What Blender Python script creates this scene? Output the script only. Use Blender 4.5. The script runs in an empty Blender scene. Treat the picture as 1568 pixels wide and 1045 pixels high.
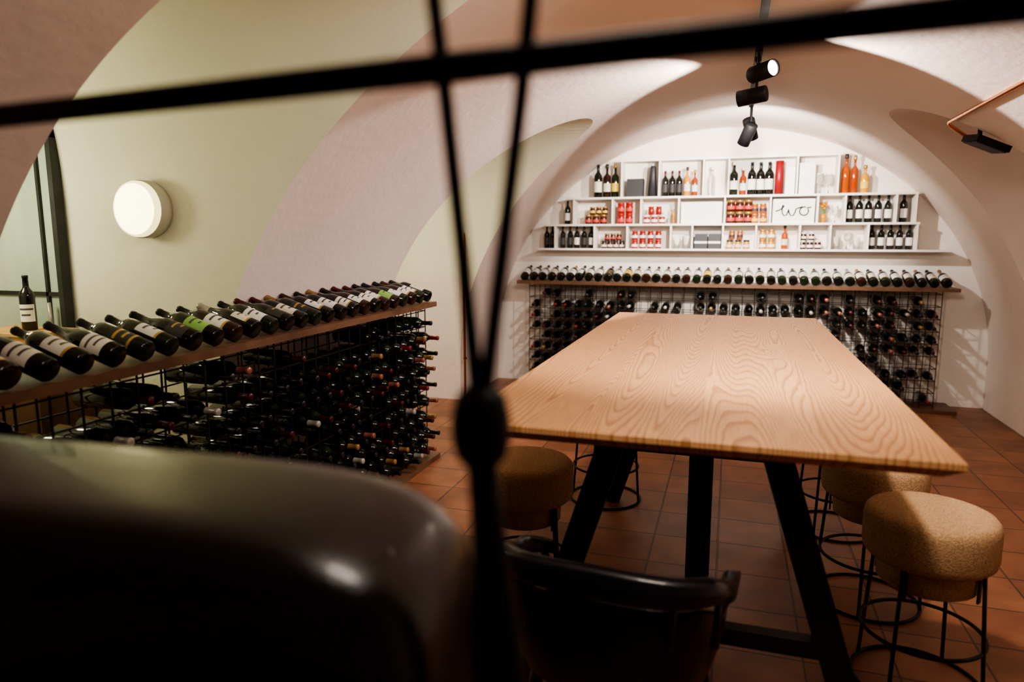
import bpy, bmesh, math, random
from mathutils import Vector, Matrix
R = random.Random(7)
pi = math.pi

# ------------------------------------------------------------------ materials
def mat(name, col, rough=0.5, metal=0.0, spec=0.5, coat=0.0, trans=0.0, emit=None, estr=0.0, ior=1.45):
    m = bpy.data.materials.new(name); m.use_nodes = True
    b = m.node_tree.nodes["Principled BSDF"]
    b.inputs["Base Color"].default_value = (*col, 1)
    b.inputs["Roughness"].default_value = rough
    b.inputs["Metallic"].default_value = metal
    b.inputs["Specular IOR Level"].default_value = spec
    b.inputs["Coat Weight"].default_value = coat
    b.inputs["Transmission Weight"].default_value = trans
    b.inputs["IOR"].default_value = ior
    if emit:
        b.inputs["Emission Color"].default_value = (*emit, 1)
        b.inputs["Emission Strength"].default_value = estr
    return m

def N(m, t, **kw):
    n = m.node_tree.nodes.new(t)
    for k, v in kw.items():
        setattr(n, k, v)
    return n
def L(m, a, b): m.node_tree.links.new(a, b)
def bsdf(m): return m.node_tree.nodes["Principled BSDF"]
def ramp(m, stops):
    r = N(m, "ShaderNodeValToRGB"); e = r.color_ramp.elements
    while len(e) < len(stops): e.new(0.5)
    for i, (p, c) in enumerate(stops):
        e[i].position = p; e[i].color = (*c, 1)
    return r
def math_n(m, op, a=None, b=None, va=None, vb=None):
    n = N(m, "ShaderNodeMath", operation=op)
    if a is not None: L(m, a, n.inputs[0])
    if b is not None: L(m, b, n.inputs[1])
    if va is not None: n.inputs[0].default_value = va
    if vb is not None: n.inputs[1].default_value = vb
    return n.outputs[0]

def noisy(name, c1, c2, scale=8, rough=0.7, bump=0.0, bscale=60, spec=0.3, detail=6, metal=0.0, coat=0.0, stretch=(1,1,1), p=(0.35,0.65)):
    m = mat(name, c1, rough, metal, spec, coat)
    tc = N(m, "ShaderNodeTexCoord"); mp = N(m, "ShaderNodeMapping")
    mp.inputs["Scale"].default_value = stretch
    L(m, tc.outputs["Object"], mp.inputs["Vector"])
    n = N(m, "ShaderNodeTexNoise"); n.inputs["Scale"].default_value = scale; n.inputs["Detail"].default_value = detail
    L(m, mp.outputs[0], n.inputs["Vector"])
    r = ramp(m, [(p[0], c1), (p[1], c2)]); L(m, n.outputs["Fac"], r.inputs[0]); L(m, r.outputs[0], bsdf(m).inputs["Base Color"])
    if bump:
        n2 = N(m, "ShaderNodeTexNoise"); n2.inputs["Scale"].default_value = bscale; n2.inputs["Detail"].default_value = 5
        L(m, mp.outputs[0], n2.inputs["Vector"])
        bp = N(m, "ShaderNodeBump"); bp.inputs["Strength"].default_value = bump; bp.inputs["Distance"].default_value = 0.01
        L(m, n2.outputs["Fac"], bp.inputs["Height"]); L(m, bp.outputs[0], bsdf(m).inputs["Normal"])
    return m

M_vault = noisy("plaster_rose", (0.71,0.62,0.565), (0.75,0.655,0.595), 2.5, 0.85, 0.35, 22, 0.2)
M_niche = noisy("plaster_cream", (0.69,0.665,0.53), (0.73,0.70,0.56), 2.5, 0.85, 0.3, 22, 0.2)
M_back = noisy("plaster_white", (0.78,0.72,0.66), (0.82,0.76,0.70), 3, 0.85, 0.3, 22, 0.2)
M_black = noisy("black_steel", (0.006,0.006,0.007), (0.010,0.010,0.011), 20, 0.5, 0.1, 200, 0.25)
M_steel = noisy("table_steel", (0.016,0.017,0.020), (0.023,0.024,0.027), 20, 0.45, 0.1, 200, 0.35)
M_wire = mat("black_wire", (0.03,0.025,0.022), 0.4, 0.6)
M_walnut = noisy("walnut", (0.085,0.040,0.021), (0.145,0.072,0.04), 6, 0.45, 0.1, 60, 0.4, stretch=(1,1,1))
M_white = noisy("shelf_white", (0.80,0.75,0.69), (0.84,0.79,0.73), 5, 0.5, 0, 60, 0.4)
M_copper = mat("copper", (0.75,0.30,0.14), 0.3, 1.0)
M_glass = mat("bottle_glass", (0.004,0.005,0.004), 0.07, 0, 0.5, 0.2)
M_glassg = mat("bottle_glass_green", (0.006,0.012,0.005), 0.08, 0, 0.5, 0.2)
M_glassb = mat("bottle_glass_brown", (0.018,0.007,0.004), 0.08, 0, 0.5, 0.2)
foilcols = [(0.01,0.01,0.012),(0.012,0.012,0.015),(0.06,0.008,0.010),(0.20,0.018,0.018),(0.28,0.16,0.06),(0.38,0.34,0.30),(0.08,0.16,0.03),(0.28,0.10,0.07)]
M_foil = [mat("foil_%d"%i, c, 0.32, 0.35, 0.6) for i, c in enumerate(foilcols)]
labcols = [(0.72,0.70,0.64),(0.62,0.57,0.47),(0.70,0.68,0.66),(0.03,0.03,0.03),(0.65,0.45,0.06),(0.22,0.42,0.10),(0.45,0.05,0.04)]
M_label = [mat("label_%d"%i, c, 0.6) for i, c in enumerate(labcols)]
M_ink = mat("label_ink", (0.08,0.06,0.05), 0.6)
M_gold = mat("label_gold", (0.5,0.33,0.1), 0.4, 0.6)
M_chair = noisy("black_lacquer", (0.006,0.006,0.009), (0.009,0.009,0.013), 30, 0.30, 0.05, 150, 0.4, coat=0.25)
M_leather = noisy("black_leather", (0.005,0.005,0.005), (0.008,0.008,0.008), 30, 0.26, 0.12, 180, 0.4, coat=0.2)
M_cork = noisy("cork", (0.26,0.15,0.078), (0.43,0.27,0.15), 190, 0.9, 0.45, 190, 0.15, detail=5, p=(0.34,0.58))

def wood():
    m = mat("ash_wood", (0.6,0.35,0.18), 0.46, 0, 0.3)
    tc = N(m, "ShaderNodeTexCoord"); sp = N(m, "ShaderNodeSeparateXYZ"); L(m, tc.outputs["Object"], sp.inputs[0])
    x, y, z = sp.outputs
    px = math_n(m, 'MULTIPLY', x, vb=3.6); px = math_n(m, 'ADD', px, vb=0.2)
    pf = math_n(m, 'FLOOR', px)
    wn = N(m, "ShaderNodeTexWhiteNoise", noise_dimensions='1D'); L(m, pf, wn.inputs["W"])
    off = math_n(m, 'MULTIPLY', wn.outputs["Value"], vb=23.0)
    cx = math_n(m, 'MULTIPLY', x, vb=4.8); cx2 = math_n(m, 'ADD', cx, off)
    cy = math_n(m, 'MULTIPLY', y, vb=0.30)
    cb = N(m, "ShaderNodeCombineXYZ"); L(m, cx2, cb.inputs[0]); L(m, cy, cb.inputs[1]); L(m, off, cb.inputs[2])
    n = N(m, "ShaderNodeTexNoise"); n.inputs["Scale"].default_value = 1.1; n.inputs["Detail"].default_value = 0.8; n.inputs["Roughness"].default_value=0.3
    L(m, cb.outputs[0], n.inputs["Vector"])
    cb2 = N(m, "ShaderNodeCombineXYZ"); L(m, math_n(m,'MULTIPLY',x,vb=12), cb2.inputs[0]); L(m, math_n(m,'MULTIPLY',y,vb=6), cb2.inputs[1])
    n2 = N(m, "ShaderNodeTexNoise"); n2.inputs["Scale"].default_value = 1.0; n2.inputs["Detail"].default_value = 2
    L(m, cb2.outputs[0], n2.inputs["Vector"])
    s = math_n(m, 'MULTIPLY', n.outputs["Fac"], vb=56.0)
    s = math_n(m, 'ADD', s, math_n(m, 'MULTIPLY', n2.outputs["Fac"], vb=0.9))
    for kx, ky, kr in ((-0.37,3.98,0.10),(0.10,3.94,0.10),(0.22,2.9,0.05)):
        dx = math_n(m,'SUBTRACT',x,vb=kx); dy = math_n(m,'MULTIPLY',math_n(m,'SUBTRACT',y,vb=ky),vb=0.55)
        d2 = math_n(m,'ADD',math_n(m,'MULTIPLY',dx,dx),math_n(m,'MULTIPLY',dy,dy))
        e = math_n(m,'EXPONENT',math_n(m,'MULTIPLY',d2,vb=-1.0/(kr*kr*1.6)))
        s = math_n(m,'ADD',s,math_n(m,'MULTIPLY',e,vb=7.0))
    fr = math_n(m, 'FRACT', s)
    r = ramp(m, [(0.0,(0.67,0.375,0.18)),(0.55,(0.63,0.345,0.162)),(0.86,(0.40,0.185,0.070)),(1.0,(0.65,0.36,0.17))]); L(m, fr, r.inputs[0])
    cb3 = N(m, "ShaderNodeCombineXYZ"); L(m, math_n(m,'MULTIPLY',x,vb=220), cb3.inputs[0]); L(m, math_n(m,'MULTIPLY',y,vb=7), cb3.inputs[1])
    n3 = N(m, "ShaderNodeTexNoise"); n3.inputs["Scale"].default_value = 1.0; n3.inputs["Detail"].default_value = 3
    L(m, cb3.outputs[0], n3.inputs["Vector"])
    r3 = ramp(m, [(0.3,(0.82,0.79,0.76)),(0.6,(1,1,1))]); L(m, n3.outputs["Fac"], r3.inputs[0])
    mx = N(m, "ShaderNodeMix", data_type='RGBA', blend_type='MULTIPLY'); mx.inputs[0].default_value = 1
    L(m, r.outputs[0], mx.inputs[6]); L(m, r3.outputs[0], mx.inputs[7])
    r4 = ramp(m, [(0.0,(0.90,0.88,0.86)),(1.0,(1.06,1.06,1.06))]); L(m, wn.outputs["Value"], r4.inputs[0])
    mx2 = N(m, "ShaderNodeMix", data_type='RGBA', blend_type='MULTIPLY'); mx2.inputs[0].default_value = 1
    L(m, mx.outputs[2], mx2.inputs[6]); L(m, r4.outputs[0], mx2.inputs[7])
    L(m, mx2.outputs[2], bsdf(m).inputs["Base Color"])
    return m
M_wood = wood()

def tiles():
    m = mat("terracotta_tiles", (0.3,0.12,0.06), 0.42, 0, 0.45)
    tc = N(m, "ShaderNodeTexCoord")
    br = N(m, "ShaderNodeTexBrick"); br.offset = 0.0; br.squash = 1.0
    br.inputs["Scale"].default_value = 1.0; br.inputs["Brick Width"].default_value = 0.31; br.inputs["Row Height"].default_value = 0.31
    br.inputs["Mortar Size"].default_value = 0.005; br.inputs["Mortar Smooth"].default_value = 0.3; br.inputs["Bias"].default_value = 0.0
    br.inputs["Color1"].default_value = (0.28,0.122,0.064,1); br.inputs["Color2"].default_value = (0.195,0.080,0.043,1)
    br.inputs["Mortar"].default_value = (0.085,0.042,0.029,1)
    L(m, tc.outputs["Object"], br.inputs["Vector"])
    n = N(m, "ShaderNodeTexNoise"); n.inputs["Scale"].default_value = 5; n.inputs["Detail"].default_value = 8; L(m, tc.outputs["Object"], n.inputs["Vector"])
    r = ramp(m, [(0.3,(0.70,0.67,0.65)),(0.7,(1.2,1.15,1.1))]); L(m, n.outputs["Fac"], r.inputs[0])
    mx = N(m, "ShaderNodeMix", data_type='RGBA', blend_type='MULTIPLY'); mx.inputs[0].default_value = 1
    L(m, br.outputs["Color"], mx.inputs[6]); L(m, r.outputs[0], mx.inputs[7]); L(m, mx.outputs[2], bsdf(m).inputs["Base Color"])
    bp = N(m, "ShaderNodeBump"); bp.inputs["Strength"].default_value = 0.6; bp.inputs["Distance"].default_value = 0.004; bp.invert = True
    L(m, br.outputs["Fac"], bp.inputs["Height"]); L(m, bp.outputs[0], bsdf(m).inputs["Normal"])
    return m
M_tiles = tiles()

# ------------------------------------------------------------------ mesh builder
class MB:
    def __init__(s): s.v=[]; s.f=[]; s.m=[]; s.sm=[]; s.mats=[]
    def mi(s, m):
        if m not in s.mats: s.mats.append(m)
        return s.mats.index(m)
    def face(s, idx, m, smooth=False):
        s.f.append(tuple(idx)); s.m.append(s.mi(m)); s.sm.append(smooth)
    def lathe(s, prof, M, mats, segs=20, smooth=True):
        rings = []
        for z, r in prof:
            b = len(s.v)
            if r < 1e-6:
                s.v.append(M @ Vector((0,0,z))); rings.append((b,1))
            else:
                for i in range(segs):
                    a = 2*pi*i/segs
                    s.v.append(M @ Vector((r*math.cos(a), r*math.sin(a), z)))
                rings.append((b,segs))
        for k in range(len(prof)-1):
            mm = mats[k] if isinstance(mats, list) else mats
            (a,na),(b,nb) = rings[k], rings[k+1]
            for i in range(segs):
                j = (i+1) % segs
                if na == 1 and nb == 1: continue
                if na == 1: s.face((a, b+j, b+i), mm, smooth)
                elif nb == 1: s.face((a+i, a+j, b), mm, smooth)
                else: s.face((a+i, a+j, b+j, b+i), mm, smooth)
    def box(s, lo, hi, m, M=None):
        b = len(s.v)
        for z in (lo[2],hi[2]):
            for y in (lo[1],hi[1]):
                for x in (lo[0],hi[0]):
                    p = Vector((x,y,z)); s.v.append(M @ p if M else p)
        for q in ((0,2,3,1),(4,5,7,6),(0,1,5,4),(2,6,7,3),(0,4,6,2),(1,3,7,5)):
            s.face([b+i for i in q], m)
    def beam(s, p, q, w, d, m, side=Vector((1,0,0))):
        p, q = Vector(p), Vector(q); ax = (q-p).normalized()
        sx = (side - ax*side.dot(ax)).normalized(); sy = ax.cross(sx)
        M = Matrix((( sx.x,sy.x,ax.x,p.x),(sx.y,sy.y,ax.y,p.y),(sx.z,sy.z,ax.z,p.z),(0,0,0,1)))
        s.box((-w/2,-d/2,0),(w/2,d/2,(q-p).length), m, M)
    def tube(s, pts, r, m, segs=8, closed=False, smooth=True):
        pts = [Vector(p) for p in pts]; n = len(pts); rings = []
        up = None
        for i, p in enumerate(pts):
            if closed: t = pts[(i+1)%n]-pts[i-1]
            else: t = pts[min(i+1,n-1)]-pts[max(i-1,0)]
            t.normalize()
            if up is None:
                up = Vector((0,0,1)) if abs(t.z) < 0.9 else Vector((1,0,0))
            sx = (up - t*up.dot(t)).normalized(); up = sx; sy = t.cross(sx)
            rr = r[i] if isinstance(r, (list,tuple)) else r
            b = len(s.v); rings.append(b)
            for k in range(segs):
                a = 2*pi*k/segs
                s.v.append(p + sx*(rr*math.cos(a)) + sy*(rr*math.sin(a)))
        for i in range(n if closed else n-1):
            a, b = rings[i], rings[(i+1)%n]
            for k in range(segs):
                j = (k+1)%segs
                s.face((a+k,a+j,b+j,b+k), m, smooth)
        if not closed:
            s.face([rings[0]+k for k in range(segs)][::-1], m); s.face([rings[-1]+k for k in range(segs)], m)
    def grid(s, P, m, smooth=True, closed_u=False):
        nu, nv = len(P), len(P[0]); b = len(s.v)
        for row in P:
            for p in row: s.v.append(Vector(p))
        for i in range(nu if closed_u else nu-1):
            for j in range(nv-1):
                a = b+i*nv+j; c = b+((i+1)%nu)*nv+j
                s.face((a,c,c+1,a+1), m, smooth)
    def obj(s, name, bevel=0, bsegs=2, weld=0):
        me = bpy.data.meshes.new(name); me.from_pydata([tuple(v) for v in s.v], [], s.f)
        for m in s.mats: me.materials.append(m)
        me.polygons.foreach_set("material_index", s.m); me.polygons.foreach_set("use_smooth", s.sm)
        me.update()
        bm = bmesh.new(); bm.from_mesh(me)
        if weld: bmesh.ops.remove_doubles(bm, verts=bm.verts, dist=weld)
        bmesh.ops.recalc_face_normals(bm, faces=bm.faces); bm.to_mesh(me); bm.free()
        o = bpy.data.objects.new(name, me); bpy.context.scene.collection.objects.link(o)
        if bevel:
            md = o.modifiers.new("bevel", 'BEVEL'); md.width = bevel; md.segments = bsegs; md.limit_method = 'ANGLE'; md.angle_limit = math.radians(40)
        return o

def frame(pos, axis, xdir=Vector((0,0,1))):
    ax = Vector(axis).normalized(); xd = Vector(xdir); xd = (xd-ax*xd.dot(ax))
    if xd.length < 1e-4: xd = Vector((1,0,0))
    xd.normalize(); yd = ax.cross(xd); p = Vector(pos)
    return Matrix(((xd.x,yd.x,ax.x,p.x),(xd.y,yd.y,ax.y,p.y),(xd.z,yd.z,ax.z,p.z),(0,0,0,1)))

BORD = [(0.004,0),(0.0,0.033),(0.004,0.0375),(0.185,0.0375),(0.203,0.0355),(0.218,0.027),(0.232,0.017),(0.243,0.0145),(0.285,0.0135),(0.287,0.0152),(0.300,0.0152),(0.302,0.0135),(0.302,0)]
BURG = [(0.004,0),(0.0,0.035),(0.004,0.040),(0.140,0.040),(0.165,0.037),(0.190,0.028),(0.215,0.0185),(0.240,0.0150),(0.285,0.0138),(0.287,0.0155),(0.300,0.0155),(0.302,0.0135),(0.302,0)]
def bottle(mb, M, segs=20, glass=None, foil=None, label=None, burg=False, text=True, sc=1.0, small=False):
    glass = glass or M_glass; foil = foil or M_foil[0]
    prof = BURG if burg else BORD
    if sc != 1.0: M = M @ Matrix.Diagonal((sc,sc,sc,1))
    n = len(prof)-1
    mats = [glass if prof[k][0] < 0.238 else foil for k in range(n)]
    mb.lathe(prof, M, mats, segs)
    if label is not None:
        z0, z1 = (0.035, 0.115) if burg else (0.05, 0.145)
        r = (0.0404 if burg else 0.0379)
        nu, nv = (12, 9) if text else (8, 1)
        b = len(mb.v); span = 2.5
        for i in range(nu+1):
            a = -span/2+span*i/nu
            for j in range(nv+1):
                mb.v.append(M @ Vector((r*math.cos(a), r*math.sin(a), z0+(z1-z0)*j/nv)))
        w = R.choice([2,3,3,4])
        for i in range(nu):
            for j in range(nv):
                q = b+i*(nv+1)+j; mm = label
                if text:
                    dark = M_gold if label is M_label[3] else M_ink
                    if j == 6 and w-1 <= i < nu-w+1: mm = dark
                    if j == 3 and w+1 <= i < nu-w-1: mm = dark
                    if j == 0: mm = M_gold if w == 3 else label
                mb.face((q, q+nv+1, q+nv+2, q+1), mm, True)

# ------------------------------------------------------------------ room shell
CX, AX, AZ, ZC = -0.08, 2.27, 2.12, 0.40
YB, YF = 6.96, -1.6
def prism_solid(name, pts2d, mapf, lo, hi, m):
    n = len(pts2d); v = [mapf(p, lo) for p in pts2d]+[mapf(p, hi) for p in pts2d]
    f = [tuple(range(n)), tuple(range(2*n-1, n-1, -1))]
    for i in range(n):
        j = (i+1)%n; f.append((i, i+n, j+n, j))
    me = bpy.data.meshes.new(name); me.from_pydata(v, [], f)
    bm = bmesh.new(); bm.from_mesh(me); bmesh.ops.recalc_face_normals(bm, faces=bm.faces); bm.to_mesh(me); bm.free()
    o = bpy.data.objects.new(name, me); bpy.context.scene.collection.objects.link(o); return o
seg = 120
main = [(CX+AX*math.cos(pi*i/seg), ZC+AZ*math.sin(pi*i/seg)) for i in range(seg+1)] + [(CX-AX,-0.1),(CX+AX,-0.1)]
o_main = prism_solid("tmp_main", main, lambda p,t:(p[0],t,p[1]), YF, YB, None)
def nicheprof(y0, y1, zs, zt, n, zb):
    c, h = (y0+y1)/2, (y1-y0)/2; pts = []
    for i in range(61):
        a = pi*i/60; co, si = math.cos(a), math.sin(a)
        pts.append((c+h*math.copysign(abs(co)**(2/n), co), zs+(zt-zs)*abs(si)**(2/n)))
    return pts+[(y0,zb),(y1,zb)]
cutters = []
NY1, NY2 = (1.48,2.65), (4.25,5.88)
for nm,(ya,yb),zs,zt,n,xa,xb,zb in (("n1",NY1,1.3,2.48,3.6,-4.9,-0.3,-0.11),("n2",NY2,1.15,2.34,2.2,-3.7,-0.4,-0.12),("n3",NY2,1.15,2.30,2.2,0.4,3.5,-0.13)):
    cutters.append(prism_solid("tmp_"+nm, nicheprof(ya,yb,zs,zt,n,zb), lambda p,t:(t,p[0],p[1]), xa, xb, None))
for c in cutters:
    md = o_main.modifiers.new("b", 'BOOLEAN'); md.operation = 'UNION'; md.solver = 'EXACT'; md.object = c
bpy.context.view_layer.update()
dg = bpy.context.evaluated_depsgraph_get()
me_all = bpy.data.meshes.new_from_object(o_main.evaluated_get(dg))
for o in [o_main]+cutters: bpy.data.objects.remove(o)
groups = {"wall_back":[], "wall_front":[], "wall_left":[], "wall_right":[], "ceiling":[]}
for p in me_all.polygons:
    c = p.center
    if c.z < -0.05 and abs(p.normal.z) > 0.9: continue
    e = ((c.x-CX)/AX)**2 + (max(c.z-ZC,0)/AZ)**2
    if c.y > YB-0.01: g = "wall_back"
    elif c.y < YF+0.01: g = "wall_front"
    elif e > 1.004 and c.x < 0: g = "wall_left"
    elif e > 1.004: g = "wall_right"
    else: g = "ceiling"
    groups[g].append([tuple(me_all.vertices[i].co) for i in reversed(p.vertices)])
for g, fs in groups.items():
    v=[]; f=[]
    for poly in fs:
        b=len(v); v+=poly; f.append(tuple(range(b,b+len(poly))))
    me = bpy.data.meshes.new(g); me.from_pydata(v,[],f); me.update()
    bm = bmesh.new(); bm.from_mesh(me); bmesh.ops.remove_doubles(bm, verts=bm.verts, dist=1e-5); bm.to_mesh(me); bm.free()
    me.materials.append({"wall_back":M_back,"wall_left":M_niche,"wall_right":M_vault}.get(g, M_vault))
    o = bpy.data.objects.new(g, me); bpy.context.scene.collection.objects.link(o)
mb = MB(); mb.box((-5.1,-1.8,-0.12),(3.7,7.2,0.0), M_tiles); mb.obj("floor")

# ------------------------------------------------------------------ table
TX0, TX1, TY0, TY1, TZ = -0.64, 0.475, 1.55, 4.22, 1.05
mb = MB()
def loop(ins, z): return [(TX0+ins,TY0+ins,z),(TX1-ins,TY0+ins,z),(TX1-ins,TY1-ins,z),(TX0+ins,TY1-ins,z)]
ls = [loop(0.003,TZ), loop(0,TZ-0.003), loop(0,TZ-0.016), loop(0.035,TZ-0.042)]
b = len(mb.v)
for l in ls: mb.v += [Vector(p) for p in l]
mb.face((0,1,2,3), M_wood)
for k in range(3):
    for i in range(4):
        j=(i+1)%4; mb.face((4*k+i,4*k+j,4*k+4+j,4*k+4+i), M_wood)
mb.face((15,14,13,12), M_wood)
tcx = (TX0+TX1)/2
for y in (2.0, 3.8):
    for s in (-1,1):
        mb.beam((tcx+s*0.51,y,0.0),(tcx+s*0.20,y,TZ-0.05), 0.08, 0.05, M_steel)
    mb.beam((tcx-0.40,y,0.34),(tcx+0.40,y,0.34), 0.05, 0.045, M_steel, Vector((0,0,1)))
    mb.box((tcx-0.34,y-0.04,TZ-0.055),(tcx+0.34,y+0.04,TZ-0.041), M_steel)
mb.box((tcx-0.05,2.96,0),(tcx+0.05,3.06,TZ-0.041), M_steel)
mb.box((tcx-0.04,2.0,TZ-0.085),(tcx+0.04,3.8,TZ-0.045), M_steel)
mb.obj("dining_table")

# ------------------------------------------------------------------ stools
def stool(x, y, rot=0.4):
    mb = MB(); M = Matrix.Translation((x,y,0)) @ Matrix.Rotation(rot,4,'Z')
    top = [(0.370,0),(0.370,0.138),(0.376,0.147),(0.470,0.152)]
    mb.lathe(top, M, M_cork, 48)
    cap = [(0.458,0.150),(0.461,0.182),(0.472,0.193),(0.490,0.198),(0.580,0.198),(0.600,0.194),(0.612,0.184),(0.618,0.168),(0.620,0.12),(0.620,0)]
    mb.lathe(cap, M, M_cork, 48)
    for k in range(4):
        a = k*pi/2+pi/4; ca, sa = math.cos(a), math.sin(a)
        mb.tube([M@Vector((0.168*ca,0.168*sa,0.465)), M@Vector((0.20*ca,0.20*sa,0.006))], 0.0065, M_black, 8)
        mb.box((-0.010,-0.003,0.36),(0.010,0.003,0.46), M_black, M@Matrix.Translation((0.158*ca,0.158*sa,0))@Matrix.Rotation(a+pi/2,4,'Z'))
    for rr, z in ((0.200,0.007),(0.185,0.20)) :
        mb.tube([M@Vector((rr*math.cos(2*pi*i/48), rr*math.sin(2*pi*i/48), z)) for i in range(48)], 0.0065, M_black, 8, closed=True)
    return mb.obj("cork_stool")
stool(0.665,2.47,0.15); stool(0.60,3.03,0.5); stool(0.57,3.78,0.2); stool(-0.76,2.58,0.3); stool(-0.64,3.84,0.6)

# ------------------------------------------------------------------ armchair
def armchair(x, y, rot):
    mb = MB(); M = Matrix.Translation((x,y,0)) @ Matrix.Rotation(rot,4,'Z')
    def pt(a, k, z):
        sx = 0.27*k; sy = 0.27*k
        px = sx*math.copysign(abs(math.sin(a))**0.62, math.sin(a)); py = -sy*math.copysign(abs(math.cos(a))**0.55, math.cos(a))
        if abs(a) > pi/2: py = sy*0.9*(abs(a)-pi/2)/0.6; px = math.copysign(sx*(1-0.05*(abs(a)-pi/2)), a)
        return M @ Vector((px,py,z))
    nA = 96
    def drop(t): return 0.03*t**2 + 0.13*max(0,(t-0.45)/0.55)**1.5
    P = []
    for i in range(nA+1):
        a = -2.05+4.10*i/nA; t = abs(a)/2.05
        zc = 0.745-drop(t); hh = 0.038*(1-0.45*t); th = 0.021
        row = []
        for k in range(12):
            b = 2*pi*k/12; cu, su = math.cos(b), math.sin(b)
            du = th*math.copysign(abs(cu)**0.6,cu); dz = hh*math.copysign(abs(su)**0.6,su)
            row.append(pt(a, 1+du/0.27, zc+dz))
        row.append(row[0]); P.append(row)
    mb.grid(P, M_chair)
    for row in (P[0],P[-1]):
        b=len(mb.v); mb.v += [Vector(p) for p in row[:-1]]; mb.face(range(b,b+12), M_chair)
    for off in (0.0,-0.014):
        P = []
        for i in range(nA+1):
            a = -1.62+3.24*i/nA; row = []; t=abs(a)/2.05
            ztop = 0.69-drop(t)*1.05
            for j in range(9):
                u = j/8; zz = ztop+(0.43-ztop)*u
                row.append(pt(a, 0.985-0.17*u**2+off/0.27, zz))
            P.append(row)
        mb.grid(P, M_chair)
    for a in (-1.2,-0.5,0.5,1.2):
        mb.tube([pt(a,0.98,0.58),pt(a,0.99,0.73-drop(abs(a)/2.05))],0.009,M_chair,8)
    P = []
    for z,k in ((0.425,0.0),(0.425,0.78),(0.432,0.84),(0.455,0.86),(0.468,0.82),(0.472,0.0)):
        row=[]
        for i in range(40):
            a=2*pi*i/40; c,s=math.cos(a),math.sin(a)
            row.append(M@Vector((0.27*k*math.copysign(abs(c)**0.7,c), 0.03+0.27*k*math.copysign(abs(s)**0.7,s), z)))
        row.append(row[0]); P.append(row)
    mb.grid(P, M_chair)
    for sx in (-1,1):
        for y0,y1 in ((-0.16,-0.23),(0.20,0.24)):
            mb.tube([M@Vector((sx*0.17,y0,0.43)), M@Vector((sx*0.235,y1,0.0))], [0.018,0.011], M_chair, 12)
        mb.tube([M@Vector((sx*0.225,0.15,0.44)), M@Vector((sx*0.264,0.14,0.60))], [0.014,0.012], M_chair, 10)
    return mb.obj("armchair")
armchair(-0.235,1.69,-0.08)

# ------------------------------------------------------------------ wine racks + bottles
def counter_bottle(mb, pos, back, k, segs=24):
    tilt = math.radians(18); bk = Vector(back)
    side = bk.cross(Vector((0,0,1)))
    ax = (bk*math.cos(tilt)+Vector((0,0,1))*math.sin(tilt)+side*R.uniform(-.03,.03)).normalized()
    up = Vector((0,0,1))+side*R.uniform(-0.5,0.5)-bk*0.1
    burg = R.random() < 0.35; r = 0.041 if burg else 0.038
    p = Vector(pos)+Vector((0,0,r*math.cos(tilt)))
    g = R.choice([M_glass]*5+[M_glassg,M_glassb]); fo = M_foil[R.choice([0,0,1,1,2,4,6,4,5] if R.random()<.5 else [0,1,2,0])]
    lb = M_label[R.choice([0,0,0,2,1,2,1,0,3,0,2,R.choice([4,5])])]
    bottle(mb, frame(p, ax, up), segs, g, fo, lb, burg)

LX0, LX1, LY0, LY1, CZ = -2.20, -1.865, 0.55, 4.24, 1.08
mb = MB()
mb.box((LX0,LY0,CZ-0.032),(LX1,LY1,CZ), M_walnut)
mb.box((LX0+0.0,LY0,0.0),(LX1+0.01,LY1,0.035), M_walnut)
st = 0.107; w=0.0028
ncol = int((LY1-LY0-0.10)/st); y_s = LY1-0.06-ncol*st
for gx in (-1.925,-2.12):
    for i in range(ncol+1):
        y=y_s+i*st; mb.box((gx-w,y-w,0.035),(gx+w,y+w,CZ-0.032), M_wire)
    for j in range(10):
        z=0.06+j*st; mb.box((gx-w,y_s,z-w),(gx+w,LY1-0.06,z+w), M_wire)
for j in range(10):
    z=0.06+j*st
    for y in (LY1-0.06, y_s): mb.box((-2.12,y-w,z-w),(-1.925,y+w,z+w), M_wire)
for y in (LY1-0.06, y_s):
    for x in (-2.06,-1.99): mb.box((x-w,y-w,0.035),(x+w,y+w,CZ-0.032), M_wire)
mb.tube([(-2.085,LY0+0.02,CZ+0.060),(-2.085,LY1-0.02,CZ+0.060)], 0.004, M_wire, 6)
for y in (LY0+0.03,1.5,2.6,3.4,LY1-0.03): mb.box((-2.088,y-.003,CZ),(-2.082,y+.003,CZ+0.06), M_wire)
mb.obj("wine_rack")
mb = MB()
capw = [0,1,2,3,1,7,2,5,0,4,0,1,0,2]
for i in range(ncol):
    for j in range(9):
        if R.random() < 0.10: continue
        if j == 8 and R.random()<0.3: continue
        y=y_s+(i+.5)*st; z=0.06+(j+.5)*st-0.010
        tip = R.uniform(-1.845,-1.80)
        ax = Vector((1,R.uniform(-.04,.04),R.uniform(-.03,.02)))
        bottle(mb, frame((tip-0.302,y,z),ax), 14, R.choice([M_glass,M_glass,M_glassg]), M_foil[R.choice(capw)], None)
mb.obj("wine_bottles")
mb = MB(); i=0; y = LY1-0.07
while y > LY0+0.06:
    counter_bottle(mb, (-1.885,y,CZ), (-1,0,0), i); y -= R.uniform(0.108,0.124); i+=1
mb.obj("wine_bottles")

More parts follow.
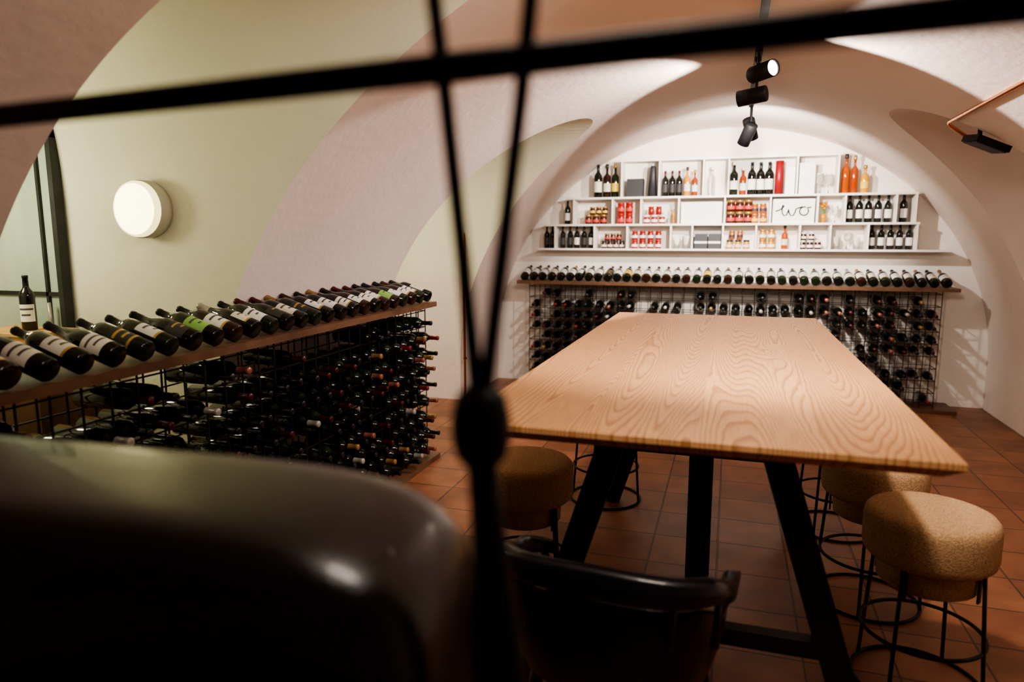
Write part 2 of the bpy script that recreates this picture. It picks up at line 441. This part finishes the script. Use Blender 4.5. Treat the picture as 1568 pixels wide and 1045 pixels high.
BX0, BX1, BY0, BY1 = -2.03, 1.84, 6.60, 6.93
mb = MB()
mb.box((BX0,BY0,CZ-0.03),(BX1,BY1,CZ), M_walnut)
mb.box((BX0+0.05,BY0-0.02,0.0),(BX1+0.05,BY1,0.035), M_walnut)
ncol = int((BX1-BX0-0.14)/st); x_s = -0.095-ncol*st/2
for gy in (6.66,6.86):
    for i in range(ncol+1):
        x=x_s+i*st; mb.box((x-w,gy-w,0.035),(x+w,gy+w,CZ-0.03), M_wire)
    for j in range(10):
        z=0.06+j*st; mb.box((x_s,gy-w,z-w),(x_s+ncol*st,gy+w,z+w), M_wire)
for j in range(10):
    z=0.06+j*st
    for x in (x_s, x_s+ncol*st): mb.box((x-w,6.66,z-w),(x+w,6.86,z+w), M_wire)
mb.tube([(BX0+0.03,6.82,CZ+0.060),(BX1-0.03,6.82,CZ+0.060)], 0.004, M_wire, 6)
for k in range(6): 
    x=BX0+0.05+k*(BX1-BX0-0.1)/5; mb.box((x-.003,6.817,CZ),(x+.003,6.823,CZ+0.06), M_wire)
mb.obj("wine_rack")
mb = MB()
for i in range(ncol):
    colp = R.uniform(0.02,0.25)
    for j in range(9):
        if R.random() < colp or (j == 8 and R.random()<0.4): continue
        x=x_s+(i+.5)*st; z=0.06+(j+.5)*st-0.010
        tip = R.uniform(6.55,6.60)
        bottle(mb, frame((x,tip+0.302,z),(R.uniform(-.04,.04),-1,R.uniform(-.03,.02))), 12, M_glass, M_foil[R.choice(capw)], None, R.random()<.6)
mb.obj("wine_bottles")
mb = MB(); x = BX0+0.07
while x < BX1-0.05:
    counter_bottle(mb, (x,6.62,CZ), (0,1,0), 0, 18); x += 0.0925
mb.obj("wine_bottles")

# ------------------------------------------------------------------ wall shelf
SY0, SY1, T = 6.75, 6.958, 0.009
Z3, Z2, Z1, Z0 = 1.39, 1.625, 1.88, 2.225
mb = MB()
for z,xa,xb in ((Z3,-1.85,1.79),(Z2,-1.80,1.53),(Z1,-1.57,1.50),(Z0,-1.05,0.885)):
    mb.box((xa,SY0,z-T),(xb,SY1,z+T), M_white)
for z0,z1,xs in ((Z3,Z2,(-1.68,-1.285,-0.967,-0.555,-0.357,-0.082,0.209,0.58,0.832,1.135,1.514)),
                 (Z2,Z1,(-1.494,-1.113,-0.84,-0.489,-0.075,0.321,0.715,0.938,1.339,1.49)),
                 (Z1,Z0,(-1.03,-0.676,-0.274,-0.053,0.53,0.865))):
    for x in xs: mb.box((x-0.007,SY0+0.002,z0+T),(x+0.007,SY1,z1-T), M_white)
mb.obj("wall_shelf")

amber = mat("amber_spirit", (0.32,0.055,0.004), 0.08, 0, 0.6)
gold = mat("golden_spirit", (0.55,0.24,0.015), 0.1, 0, 0.6)
orange = mat("orange_spirit", (0.28,0.042,0.006), 0.1, 0, 0.6)
clear = mat("clear_glass", (0.92,0.94,0.93), 0.03, 0, 0.5, trans=0.9)
jar_red = mat("jar_red", (0.28,0.010,0.005), 0.2); jar_or = mat("jar_orange", (0.40,0.07,0.006), 0.2); jar_dk = mat("jar_dark", (0.05,0.011,0.006), 0.2); jar_yl = mat("jar_yellow", (0.48,0.20,0.012), 0.2)
lid_gold = mat("lid_gold", (0.45,0.26,0.08), 0.35, 0.6); lid_red = mat("lid_red", (0.30,0.010,0.010), 0.4); lid_w = mat("lid_white", (0.75,0.72,0.7), 0.5); lid_b = mat("lid_black",(0.02,0.02,0.02),0.4)
paper_w = mat("box_white", (0.78,0.75,0.71), 0.6); box_b = mat("box_black", (0.03,0.03,0.035), 0.5); box_g = mat("box_grey", (0.03,0.03,0.035), 0.5); tube_r = mat("tube_red", (0.22,0.006,0.008), 0.4)
label_front = Vector((0,-1,0))
YS = 6.84
def up_bottle(mb, x, z, **kw): bottle(mb, frame((x,YS+R.uniform(-.02,.02),z+T),(0,0,1),label_front+Vector((R.uniform(-.2,.2),0,0))), 16, **kw)
wb = MB()
up_bottle(wb,-1.27,Z1,label=M_label[0],text=False,sc=1.05)
for x in (-0.63,-0.565,-0.50): up_bottle(wb,x,Z1,label=M_label[R.choice([0,3,6])],text=False,sc=0.8,foil=M_foil[2])
for x in (0.15,0.225,0.30): up_bottle(wb,x,Z1,label=M_label[0],text=False,sc=0.98)
up_bottle(wb,-1.57,Z2,label=M_label[0],text=False,sc=0.76)
for k in range(5): up_bottle(wb,0.985+k*0.076,Z2,label=M_label[0],text=False,sc=0.78)
up_bottle(wb,1.415,Z2,label=M_label[0],text=False,sc=0.82)
for x in (-1.79,-1.73): up_bottle(wb,x,Z3,label=M_label[3],text=False,sc=0.72)
for k in range(5): up_bottle(wb,-1.62+k*0.073,Z3,label=M_label[R.choice([3,0,3])],text=False,sc=0.72)
for k in range(5): up_bottle(wb,1.18+k*0.074,Z3,label=M_label[R.choice([0,0,2])],text=False,sc=0.72)
wb.obj("wine_bottles")
SPI = [(0.004,0),(0,0.030),(0.004,0.034),(0.17,0.034),(0.185,0.030),(0.20,0.016),(0.21,0.012),(0.25,0.012),(0.252,0.016),(0.285,0.016),(0.285,0)]
lb = MB()
def spirit(x, z, g, cap, sc=1.0, wide=1.0, lab=None):
    M = frame((x,YS,z+T),(0,0,1),label_front) @ Matrix.Diagonal((sc*wide,sc*wide,sc,1))
    lb.lathe(SPI, M, [g if SPI[k][0]<0.25 else cap for k in range(len(SPI)-1)], 18)
    if lab:
        lb.lathe([(0.05,0.0346),(0.12,0.0346)], M, lab, 18)
spirit(-1.185,Z1,M_glassb,lid_b,1.12,0.95,M_label[1]); spirit(-1.105,Z1,M_glassg,lid_gold,1.12,0.9,M_label[4])
spirit(-0.425,Z1,gold,lid_b,0.95,0.9,M_label[0]); spirit(-0.355,Z1,orange,lid_gold,0.85,0.9,M_label[0])
spirit(-0.20,Z1,clear,lid_w,0.95,0.9)
spirit(-0.005,Z1,M_glassg,lid_w,1.1,0.95,paper_w); spirit(0.075,Z1,orange,lid_w,0.9,0.95,M_label[0])
spirit(0.935,Z1,amber,lid_b,1.2,0.85); spirit(1.005,Z1,orange,lid_gold,1.15,0.75)
spirit(1.09,Z1,gold,lid_gold,0.85,1.15,M_label[4]); spirit(0.46,Z3,amber,lid_b,0.75,1.1,M_label[1])
spirit(-0.54,Z2,gold,lid_w,0.55,0.7)
lb.obj("liquor_bottles")
JAR=[(0,0),(0,0.028),(0.004,0.031),(0.06,0.031),(0.068,0.027),(0.070,0.027),(0.070,0.030),(0.086,0.030),(0.088,0.027),(0.088,0)]
jb = MB()
def jar(x,z,c,lid,sc=1.0,lab=None,y=YS-0.02):
    M=Matrix.Translation((x,y,z+T)) @ Matrix.Diagonal((sc,sc,sc,1))
    jb.lathe(JAR, M, [c if k<5 else lid for k in range(len(JAR)-1)], 16)
    if lab: jb.lathe([(0.018,0.0316),(0.044,0.0316)], M, lab, 16)
def jars(x0,n,z,c,lid,sc=1.0,lab=None,stack=1,dx=0.068):
    for s in range(stack):
        for k in range(n): jar(x0+k*dx,z+s*0.089*sc,c,lid,sc,lab)
jars(-1.36,3,Z2,jar_dk,lid_gold,1.05,M_label[6],1,0.075); jars(-1.32,3,Z2+0.093,jar_dk,lid_gold,0.85,M_label[4],1,0.062); jars(-1.04,2,Z2,jar_red,lid_red,1.15,M_label[6],2,0.08)
jars(-0.79,3,Z2,jar_red,lid_w,0.95,M_label[0],1,0.072); jars(-0.75,2,Z2+0.085,jar_red,lid_red,0.9,None,1,0.072)
jars(-0.02,3,Z2,jar_dk,lid_gold,1.2,M_label[6],2,0.085-0.008); jars(0.19,2,Z2,jar_or,lid_gold,1.0,M_label[4],1,0.075); jars(0.19,2,Z2+0.09,jar_or,lid_gold,1.0,M_label[3],1,0.07)
jars(-1.20,4,Z3,jar_dk,lid_b,0.85,M_label[1],1,0.058); jars(-1.17,3,Z3+0.076,jar_dk,lid_gold,0.8,M_label[6],1,0.058); jars(-0.90,4,Z3,jar_red,lid_red,0.95,M_label[0],2,0.075)
jars(-0.02,3,Z3,jar_yl,lid_b,0.95,M_label[1],1,0.075); jars(0.0,2,Z3+0.09,jar_or,lid_gold,0.9,M_label[3],1,0.07)
jars(0.27,2,Z3,jar_yl,lid_gold,1.0,M_label[0],2,0.075); jars(0.61,3,Z3,jar_dk,lid_w,0.9,M_label[0],1,0.066); jars(0.62,2,Z3+0.081,jar_dk,lid_w,0.8,M_label[0],1,0.066)
jb.obj("preserve_jars")
gb = MB()
def gbox(x0,x1,z,h,m,d=0.12): gb.box((x0,YS-d/2,z+T),(x1,YS+d/2,z+T+h), m); gb.box((x0-.001,YS-d/2-.001,z+T+h*0.8),(x1+.001,YS-d/2+0.002,z+T+h*0.82), m)
gbox(-0.985,-0.83,Z1,0.17,box_g)
gb.lathe([(0,0),(0,0.045),(0.27,0.028),(0.29,0.02),(0.29,0)], Matrix.Translation((-0.745,YS,Z1+T)), box_g, 20)
gb.lathe([(0,0),(0,0.036),(0.30,0.036),(0.302,0.03),(0.302,0)], Matrix.Translation((0.385,YS,Z1+T)), tube_r, 20)
gbox(0.435,0.515,Z1,0.24,paper_w); gbox(0.55,0.68,Z1,0.27,paper_w)
gbox(-0.335,-0.22,Z3,0.14,box_b); gbox(-0.21,-0.10,Z3,0.14,box_b)
gb.box((-0.335,YS-0.063,Z3+T+0.05),(-0.22,YS-0.059,Z3+T+0.07), paper_w); gb.box((-0.21,YS-0.063,Z3+T+0.05),(-0.10,YS-0.059,Z3+T+0.07), paper_w)
gbox(-0.47,-0.10,Z2,0.20,paper_w,0.05)
gb.obj("gift_boxes")
sb = MB(); sb.box((0.345,6.80,Z2+T),(0.695,6.82,Z2+T+0.215), paper_w)
def wr(pts): sb.tube([(0.52+a*1.45,6.797,Z2+0.115+b*1.45) for a,b in pts], 0.0055, M_black, 6)
wr([(-0.105,0.0),(-0.085,0.006),(-0.065,0.020),(-0.056,0.034),(-0.064,0.040),(-0.068,0.020),(-0.066,-0.012),(-0.055,-0.028),(-0.040,-0.024),(-0.032,0.0),(-0.030,0.012),(-0.026,-0.010),(-0.016,-0.028),(0.0,-0.026),(0.010,-0.004),(0.012,0.012),(0.030,0.020),(0.050,0.026)])
wr([(0.060+0.026*math.cos(1.2+t*0.5),-0.001+0.026*math.sin(1.2+t*0.5)) for t in range(13)]+[(0.100,0.022)])
sb.obj("shelf_sign")
GL=[(0,0),(0,0.025),(0.003,0.025),(0.004,0.004),(0.06,0.004),(0.075,0.02),(0.10,0.028),(0.15,0.024)]
TU=[(0.003,0),(0,0.026),(0.11,0.031)]
cb = MB()
for x,z,pf,sc in ((0.73,Z1,GL,1.2),(0.80,Z1,GL,1.2),(-0.62,Z2,TU,1.0),(-0.50,Z3,TU,1.1),(-0.42,Z3,TU,1.1),(0.87,Z2,GL,1.0),(0.90,Z3,TU,1.0),(0.98,Z3,GL,1.1),(1.06,Z3,TU,1.0)):
    cb.lathe(pf, Matrix.Translation((x,YS,z+T)) @ Matrix.Diagonal((sc,sc,sc,1)), clear, 18)
cb.obj("drinking_glasses")
fb = MB()
fb.lathe([(0,0),(0,0.022),(0.06,0.028),(0.08,0.018)], Matrix.Translation((0.775,YS,Z2+T)), jar_yl, 16)
for k in range(14):
    a=R.uniform(0,6.28); rr=R.uniform(0,0.035); p=Vector((0.775+rr*math.cos(a),YS+rr*math.sin(a),Z2+0.15+R.uniform(-0.02,0.04)))
    fb.lathe([(-0.012,0),(-0.008,0.010),(0,0.014),(0.008,0.010),(0.012,0)], Matrix.Translation(p), jar_yl, 8)
    fb.tube([(0.775,YS,Z2+0.03),p],0.0015,M_foil[6],5)
fb.obj("dried_flowers")

# ------------------------------------------------------------------ wall lamp
lamp_e = mat("lamp_diffuser", (0.9,0.88,0.8), 0.4, emit=(1.0,0.86,0.45), estr=4.0)
lamp_r = mat("lamp_diffuser_rim", (0.9,0.88,0.75), 0.4, emit=(1.0,0.82,0.38), estr=1.5)
lamp_b = mat("lamp_housing", (0.45,0.43,0.33), 0.5)
mb = MB(); M = frame((-2.62,2.645,1.632),(0,-1,0),(0,0,1))
mb.lathe([(0,0),(0,0.128),(0.030,0.133),(0.066,0.133),(0.070,0.128)], M, lamp_b, 64)
mb.lathe([(0.070,0.128),(0.085,0.128),(0.096,0.124),(0.099,0.116)], M, lamp_r, 64)
mb.lathe([(0.099,0.116),(0.101,0.0)], M, lamp_e, 64)
mb.obj("wall_lamp")

mb = MB(); ex = mat("exit_sign_face",(0.6,0.9,0.85),0.4,emit=(0.40,0.85,0.88),estr=3.0)
mb.box((-2.16,5.84,1.93),(-1.97,5.878,2.06), M_white); mb.box((-2.152,5.836,1.938),(-1.978,5.841,2.052), ex); mb.obj("exit_sign")
mb = MB(); mb.tube([(-2.30,5.855,0.0),(-2.30,5.855,1.9),(-2.30,5.855,2.02)],0.011,M_copper,10)
for z in (0.4,1.2,1.8): mb.box((-2.315,5.85,z-.01),(-2.285,5.88,z+.01), M_copper)
mb.obj("copper_pipe")
mb = MB(); mb.tube([(1.16,0.5,2.16),(1.16,4.66,2.16),(1.165,4.69,2.155),(1.18,4.70,2.14),(1.27,4.66,2.06)],0.010,M_copper,10)
for y in (1.2,2.4,3.6,4.5): mb.tube([(1.16,y,2.16),(1.18,y,2.20)],0.006,M_copper,8)
mb.obj("copper_pipe")
mb = MB()
Mx = Matrix.Translation((1.33,4.58,2.02)) @ Matrix.Rotation(0.35,4,'Y') @ Matrix.Rotation(0.3,4,'Z')
mb.box((-0.10,-0.07,-0.018),(0.10,0.07,0.018), M_black, Mx); mb.box((-0.09,-0.06,-0.024),(0.09,0.06,-0.017), box_g, Mx); mb.tube([Mx@Vector((-0.05,0,0.015)),Mx@Vector((-0.06,0.02,0.07))],0.012,M_black,8)
mb.obj("spot_floodlight")

# ------------------------------------------------------------------ track lights
mb = MB(); TXX=0.09
mb.box((TXX-0.017,1.2,2.445),(TXX+0.017,5.5,2.475), M_black)
for y in (1.5,3.2,5.2): mb.box((TXX-0.012,y-.012,2.47),(TXX+0.012,y+.012,2.512), M_black)
spot_e = mat("spot_lens",(1,1,1),0.3,emit=(1.0,0.88,0.74),estr=25)
def head(y, x, z, d, r=0.042, ln=0.15, lit=True):
    d = Vector(d).normalized(); p = Vector((x,y,z))
    mb.box((TXX-0.016,y-0.05,2.415),(TXX+0.016,y+0.05,2.446), M_black)
    mb.tube([(TXX,y,2.42),(TXX,y,z+0.045),(x,y,z)],0.008,M_black,8)
    M = frame(p-d*ln/2, d)
    mb.lathe([(0,0),(0,r*0.93),(0.006,r),(ln,r),(ln,r*0.9),(ln-0.012,r*0.86)], M, M_black, 28)
    mb.lathe([(ln-0.012,r*0.86),(ln-0.012,0)], M, spot_e if lit else M_black, 28, False)
heads = [(3.85,TXX+0.02,2.33,(0.62,-0.70,0.05)), (4.05,TXX-0.02,2.25,(-0.95,0.30,-0.1)), (5.30,TXX+0.0,2.26,(0.25,0.6,-0.9)), (5.12,TXX-0.02,2.20,(-0.35,0.5,-0.8)), (1.9,TXX,2.32,(-0.1,0.3,-1))]
for i,(y,x,z,d) in enumerate(heads): head(y,x,z,d)
mb.obj("track_light")

# ------------------------------------------------------------------ door in niche + cabinet with box & bottle
mb = MB(); frm = noisy("door_frame_dark",(0.025,0.028,0.024),(0.035,0.038,0.034),10,0.5)
dgl = noisy("frosted_glass",(0.36,0.44,0.36),(0.52,0.58,0.48),1.2,0.12,stretch=(3,3,1))
x0,x1 = -4.15,-3.15; yw=2.64
for a,b_ in ((x0,x0+0.03),(x1-0.03,x1)): mb.box((a,yw-0.05,0),(b_,yw,2.02), frm)
mb.box((x0,yw-0.05,1.98),(x1,yw,2.02), frm)
mb.box((x0+.03,yw-0.015,0.02),(x1-.03,yw-0.005,1.98), dgl)
for z in (0.9,1.22): mb.box((x0+.03,yw-0.03,z-.010),(x1-.03,yw-0.012,z+.010), frm)
for x in (-3.28,-3.72): mb.box((x-.008,yw-0.03,0.02),(x+.008,yw-0.012,1.98), frm)
mb.tube([(-3.24,yw-0.05,1.0),(-3.24,yw-0.06,1.18)],0.01,M_foil[5],8)
mb.obj("door_1")
mb = MB(); crate = noisy("crate_wood",(0.50,0.27,0.10),(0.60,0.35,0.15),8,0.6,stretch=(1,1,6))
mb.box((-3.47,2.22,0.06),(-2.90,2.56,0.90), M_walnut); mb.box((-3.49,2.20,0.90),(-2.88,2.57,0.93), M_walnut)
mb.box((-3.45,2.25,0),(-2.92,2.54,0.06), M_black)
mb.box((-3.20,2.215,0.1),(-3.19,2.225,0.86), M_black)
mb.obj("side_cabinet")
mb = MB(); mb.box((-3.37,2.26,0.93),(-2.96,2.50,1.06), crate); mb.box((-3.38,2.25,1.06),(-2.95,2.51,1.072), crate); mb.obj("wooden_crate")
mb = MB(); bottle(mb, frame((-3.12,2.38,1.072),(0,0,1),(0.6,-1,0)), 24, label=M_label[0], sc=0.85); mb.obj("wine_bottle")

# ------------------------------------------------------------------ foreground iron grille & leather bar chair
ca, sa = math.cos(math.radians(17.5)), math.sin(math.radians(17.5))
def W(l, f, z): return Vector((l*ca-f*sa, l*sa+f*ca, z))
def G(l, z): return W(l, 0.52-0.428*l, z)
mb = MB()
mb.tube([G(-1.0,1.626), G(0.55,1.626)], 0.0118, M_black, 12)
mb.tube([G(-0.088,2.30),G(-0.058,1.675),G(-0.050,1.604),G(-0.028,1.385)], 0.0064, M_black, 10)
mb.tube([G(0.045,2.30),G(0.013,1.665),G(0.0066,1.600),G(-0.020,1.386)], 0.0064, M_black, 10)
Mb = Matrix.Translation(G(-0.0243,1.352))
mb.lathe([(-0.036,0),(-0.033,0.012),(-0.024,0.020),(-0.008,0.0235),(0.008,0.0235),(0.024,0.020),(0.033,0.012),(0.036,0)], Mb, M_black, 24)
mb.tube([G(-0.0243,1.325),G(-0.018,1.26),G(-0.0075,1.138),G(0.0,0.9),G(0.0,0.0)], [0.012,0.014,0.022,0.022,0.022], M_black, 12)
for l in (-1.0,0.55): mb.tube([G(l,0),G(l,2.2)], 0.014, M_black, 12)
mb.tube([G(-1.0,2.2),G(0.55,2.2)], 0.010, M_black, 12)
mb.obj("iron_grille")

mb = MB()
def rbox(c, sx, sy, sz, n, m, M, nu=48, nv=28):
    P=[]
    for i in range(nu):
        u=2*pi*i/nu; row=[]
        for j in range(nv+1):
            v=-pi/2+pi*j/nv
            f=lambda t: math.copysign(abs(t)**(2/n), t)
            row.append(M@(Vector(c)+Vector((sx*f(math.cos(v))*f(math.cos(u)), sy*f(math.cos(v))*f(math.sin(u)), sz*f(math.sin(v))))))
        P.append(row)
    mb.grid(P, m, True, True)
ctr = W(-0.470,0.675,0); Mc = Matrix.Translation(ctr) @ Matrix.Rotation(math.radians(17.5-14),4,'Z')
rbox((0,0,1.024),0.435,0.14,0.245,5.5,M_leather,Mc)
rbox((0,0.36,0.74),0.36,0.33,0.07,4,M_leather,Mc)
for sx in (-1,1):
    for y in (0.04,0.58): mb.tube([Mc@Vector((sx*0.28,y,0.72)),Mc@Vector((sx*0.33,y+(-0.02 if y<.1 else .03),0))],[0.018,0.013],M_black,12)
    mb.tube([Mc@Vector((sx*0.315,0.03,0.25)),Mc@Vector((sx*0.315,0.60,0.25))],0.010,M_black,10)
mb.tube([Mc@Vector((-0.315,0.60,0.25)),Mc@Vector((0.315,0.60,0.25))],0.010,M_black,10)
mb.obj("leather_bar_chair", weld=1e-5)

# ------------------------------------------------------------------ lights
def spot(name, loc, tgt, power, ang, blend=0.4, col=(1,0.86,0.72), size=0.03):
    l = bpy.data.lights.new(name,'SPOT'); l.energy=power; l.spot_size=math.radians(ang); l.spot_blend=blend; l.color=col; l.shadow_soft_size=size
    o = bpy.data.objects.new(name,l); o.location=loc; d=Vector(tgt)-Vector(loc); o.rotation_euler=d.to_track_quat('-Z','Y').to_euler(); bpy.context.scene.collection.objects.link(o)
def point(name, loc, power, col, size=0.1):
    l = bpy.data.lights.new(name,'POINT'); l.energy=power; l.color=col; l.shadow_soft_size=size
    o = bpy.data.objects.new(name,l); o.location=loc; bpy.context.scene.collection.objects.link(o)
def area(name, loc, tgt, power, s, col):
    l = bpy.data.lights.new(name,'AREA'); l.energy=power; l.size=s; l.color=col
    o = bpy.data.objects.new(name,l); o.location=loc; d=Vector(tgt)-Vector(loc); o.rotation_euler=d.to_track_quat('-Z','Y').to_euler(); bpy.context.scene.collection.objects.link(o)
warm=(1,0.87,0.74)
spot("spot_shelf_near",(0.12,5.45,2.16),(0.15,6.96,1.75),155,125,0.6,(1,0.92,0.84))
spot("spot_shelf_far",(0.08,4.25,2.20),(-0.10,6.9,1.40),330,68,0.5,(1,0.91,0.82))
spot("spot_vault_left",(0.05,4.42,2.36),(-2.0,4.42,1.55),130,96,0.12,(1,0.89,0.82))
spot("spot_vault_right",(0.20,4.0,2.36),(2.0,2.7,1.65),115,84,0.12,(1,0.89,0.82))
spot("spot_table",(0.09,1.95,2.24),(-0.08,3.2,1.0),120,105,0.7,warm,0.05)
spot("spot_left_rack",(0.05,1.9,2.3),(-2.0,3.3,1.2),65,85,0.8,(1,0.89,0.82),0.05)
spot("fill_floor_right",(0.09,1.7,2.3),(1.1,3.2,0.0),55,80,0.8,warm,0.05)  # extra spot, added to lighten the floor at right
area("ceiling_fill",(0.0,0.9,2.35),(-0.1,2.4,0.9),20,0.5,warm)
point("niche_fill",(-3.3,2.0,1.7),18,(1.0,0.96,0.70),0.15)  # added fill hidden behind the pier, brightens the niche around the wall lamp
point("niche_far_fill",(-3.0,5.0,1.9),18,(1.0,0.97,0.75),0.15)  # unseen fill point, added to light the far left niche
point("niche_right_fill",(2.9,5.0,1.6),6,warm,0.15)  # unseen fill point for the right niche, no fixture here
w = bpy.data.worlds.new("World"); bpy.context.scene.world = w; w.use_nodes=True
w.node_tree.nodes["Background"].inputs[0].default_value=(0.5,0.42,0.36,1); w.node_tree.nodes["Background"].inputs[1].default_value=0.05
try:
    vs = bpy.context.scene.view_settings
    vs.view_transform='AgX'; vs.look='AgX - Medium High Contrast'; vs.exposure=0.25
except Exception as e: print(e)

# ------------------------------------------------------------------ camera
cd = bpy.data.cameras.new("camera"); cam = bpy.data.objects.new("camera", cd); bpy.context.scene.collection.objects.link(cam)
cam.location=(0,0,1.5); cam.rotation_euler=(math.radians(90-8.5),0,math.radians(17.5))
cd.sensor_width=36; cd.lens=24.25; cd.clip_start=0.02
cd.dof.use_dof=True; cd.dof.focus_distance=3.3; cd.dof.aperture_fstop=1.8
bpy.context.scene.camera=cam
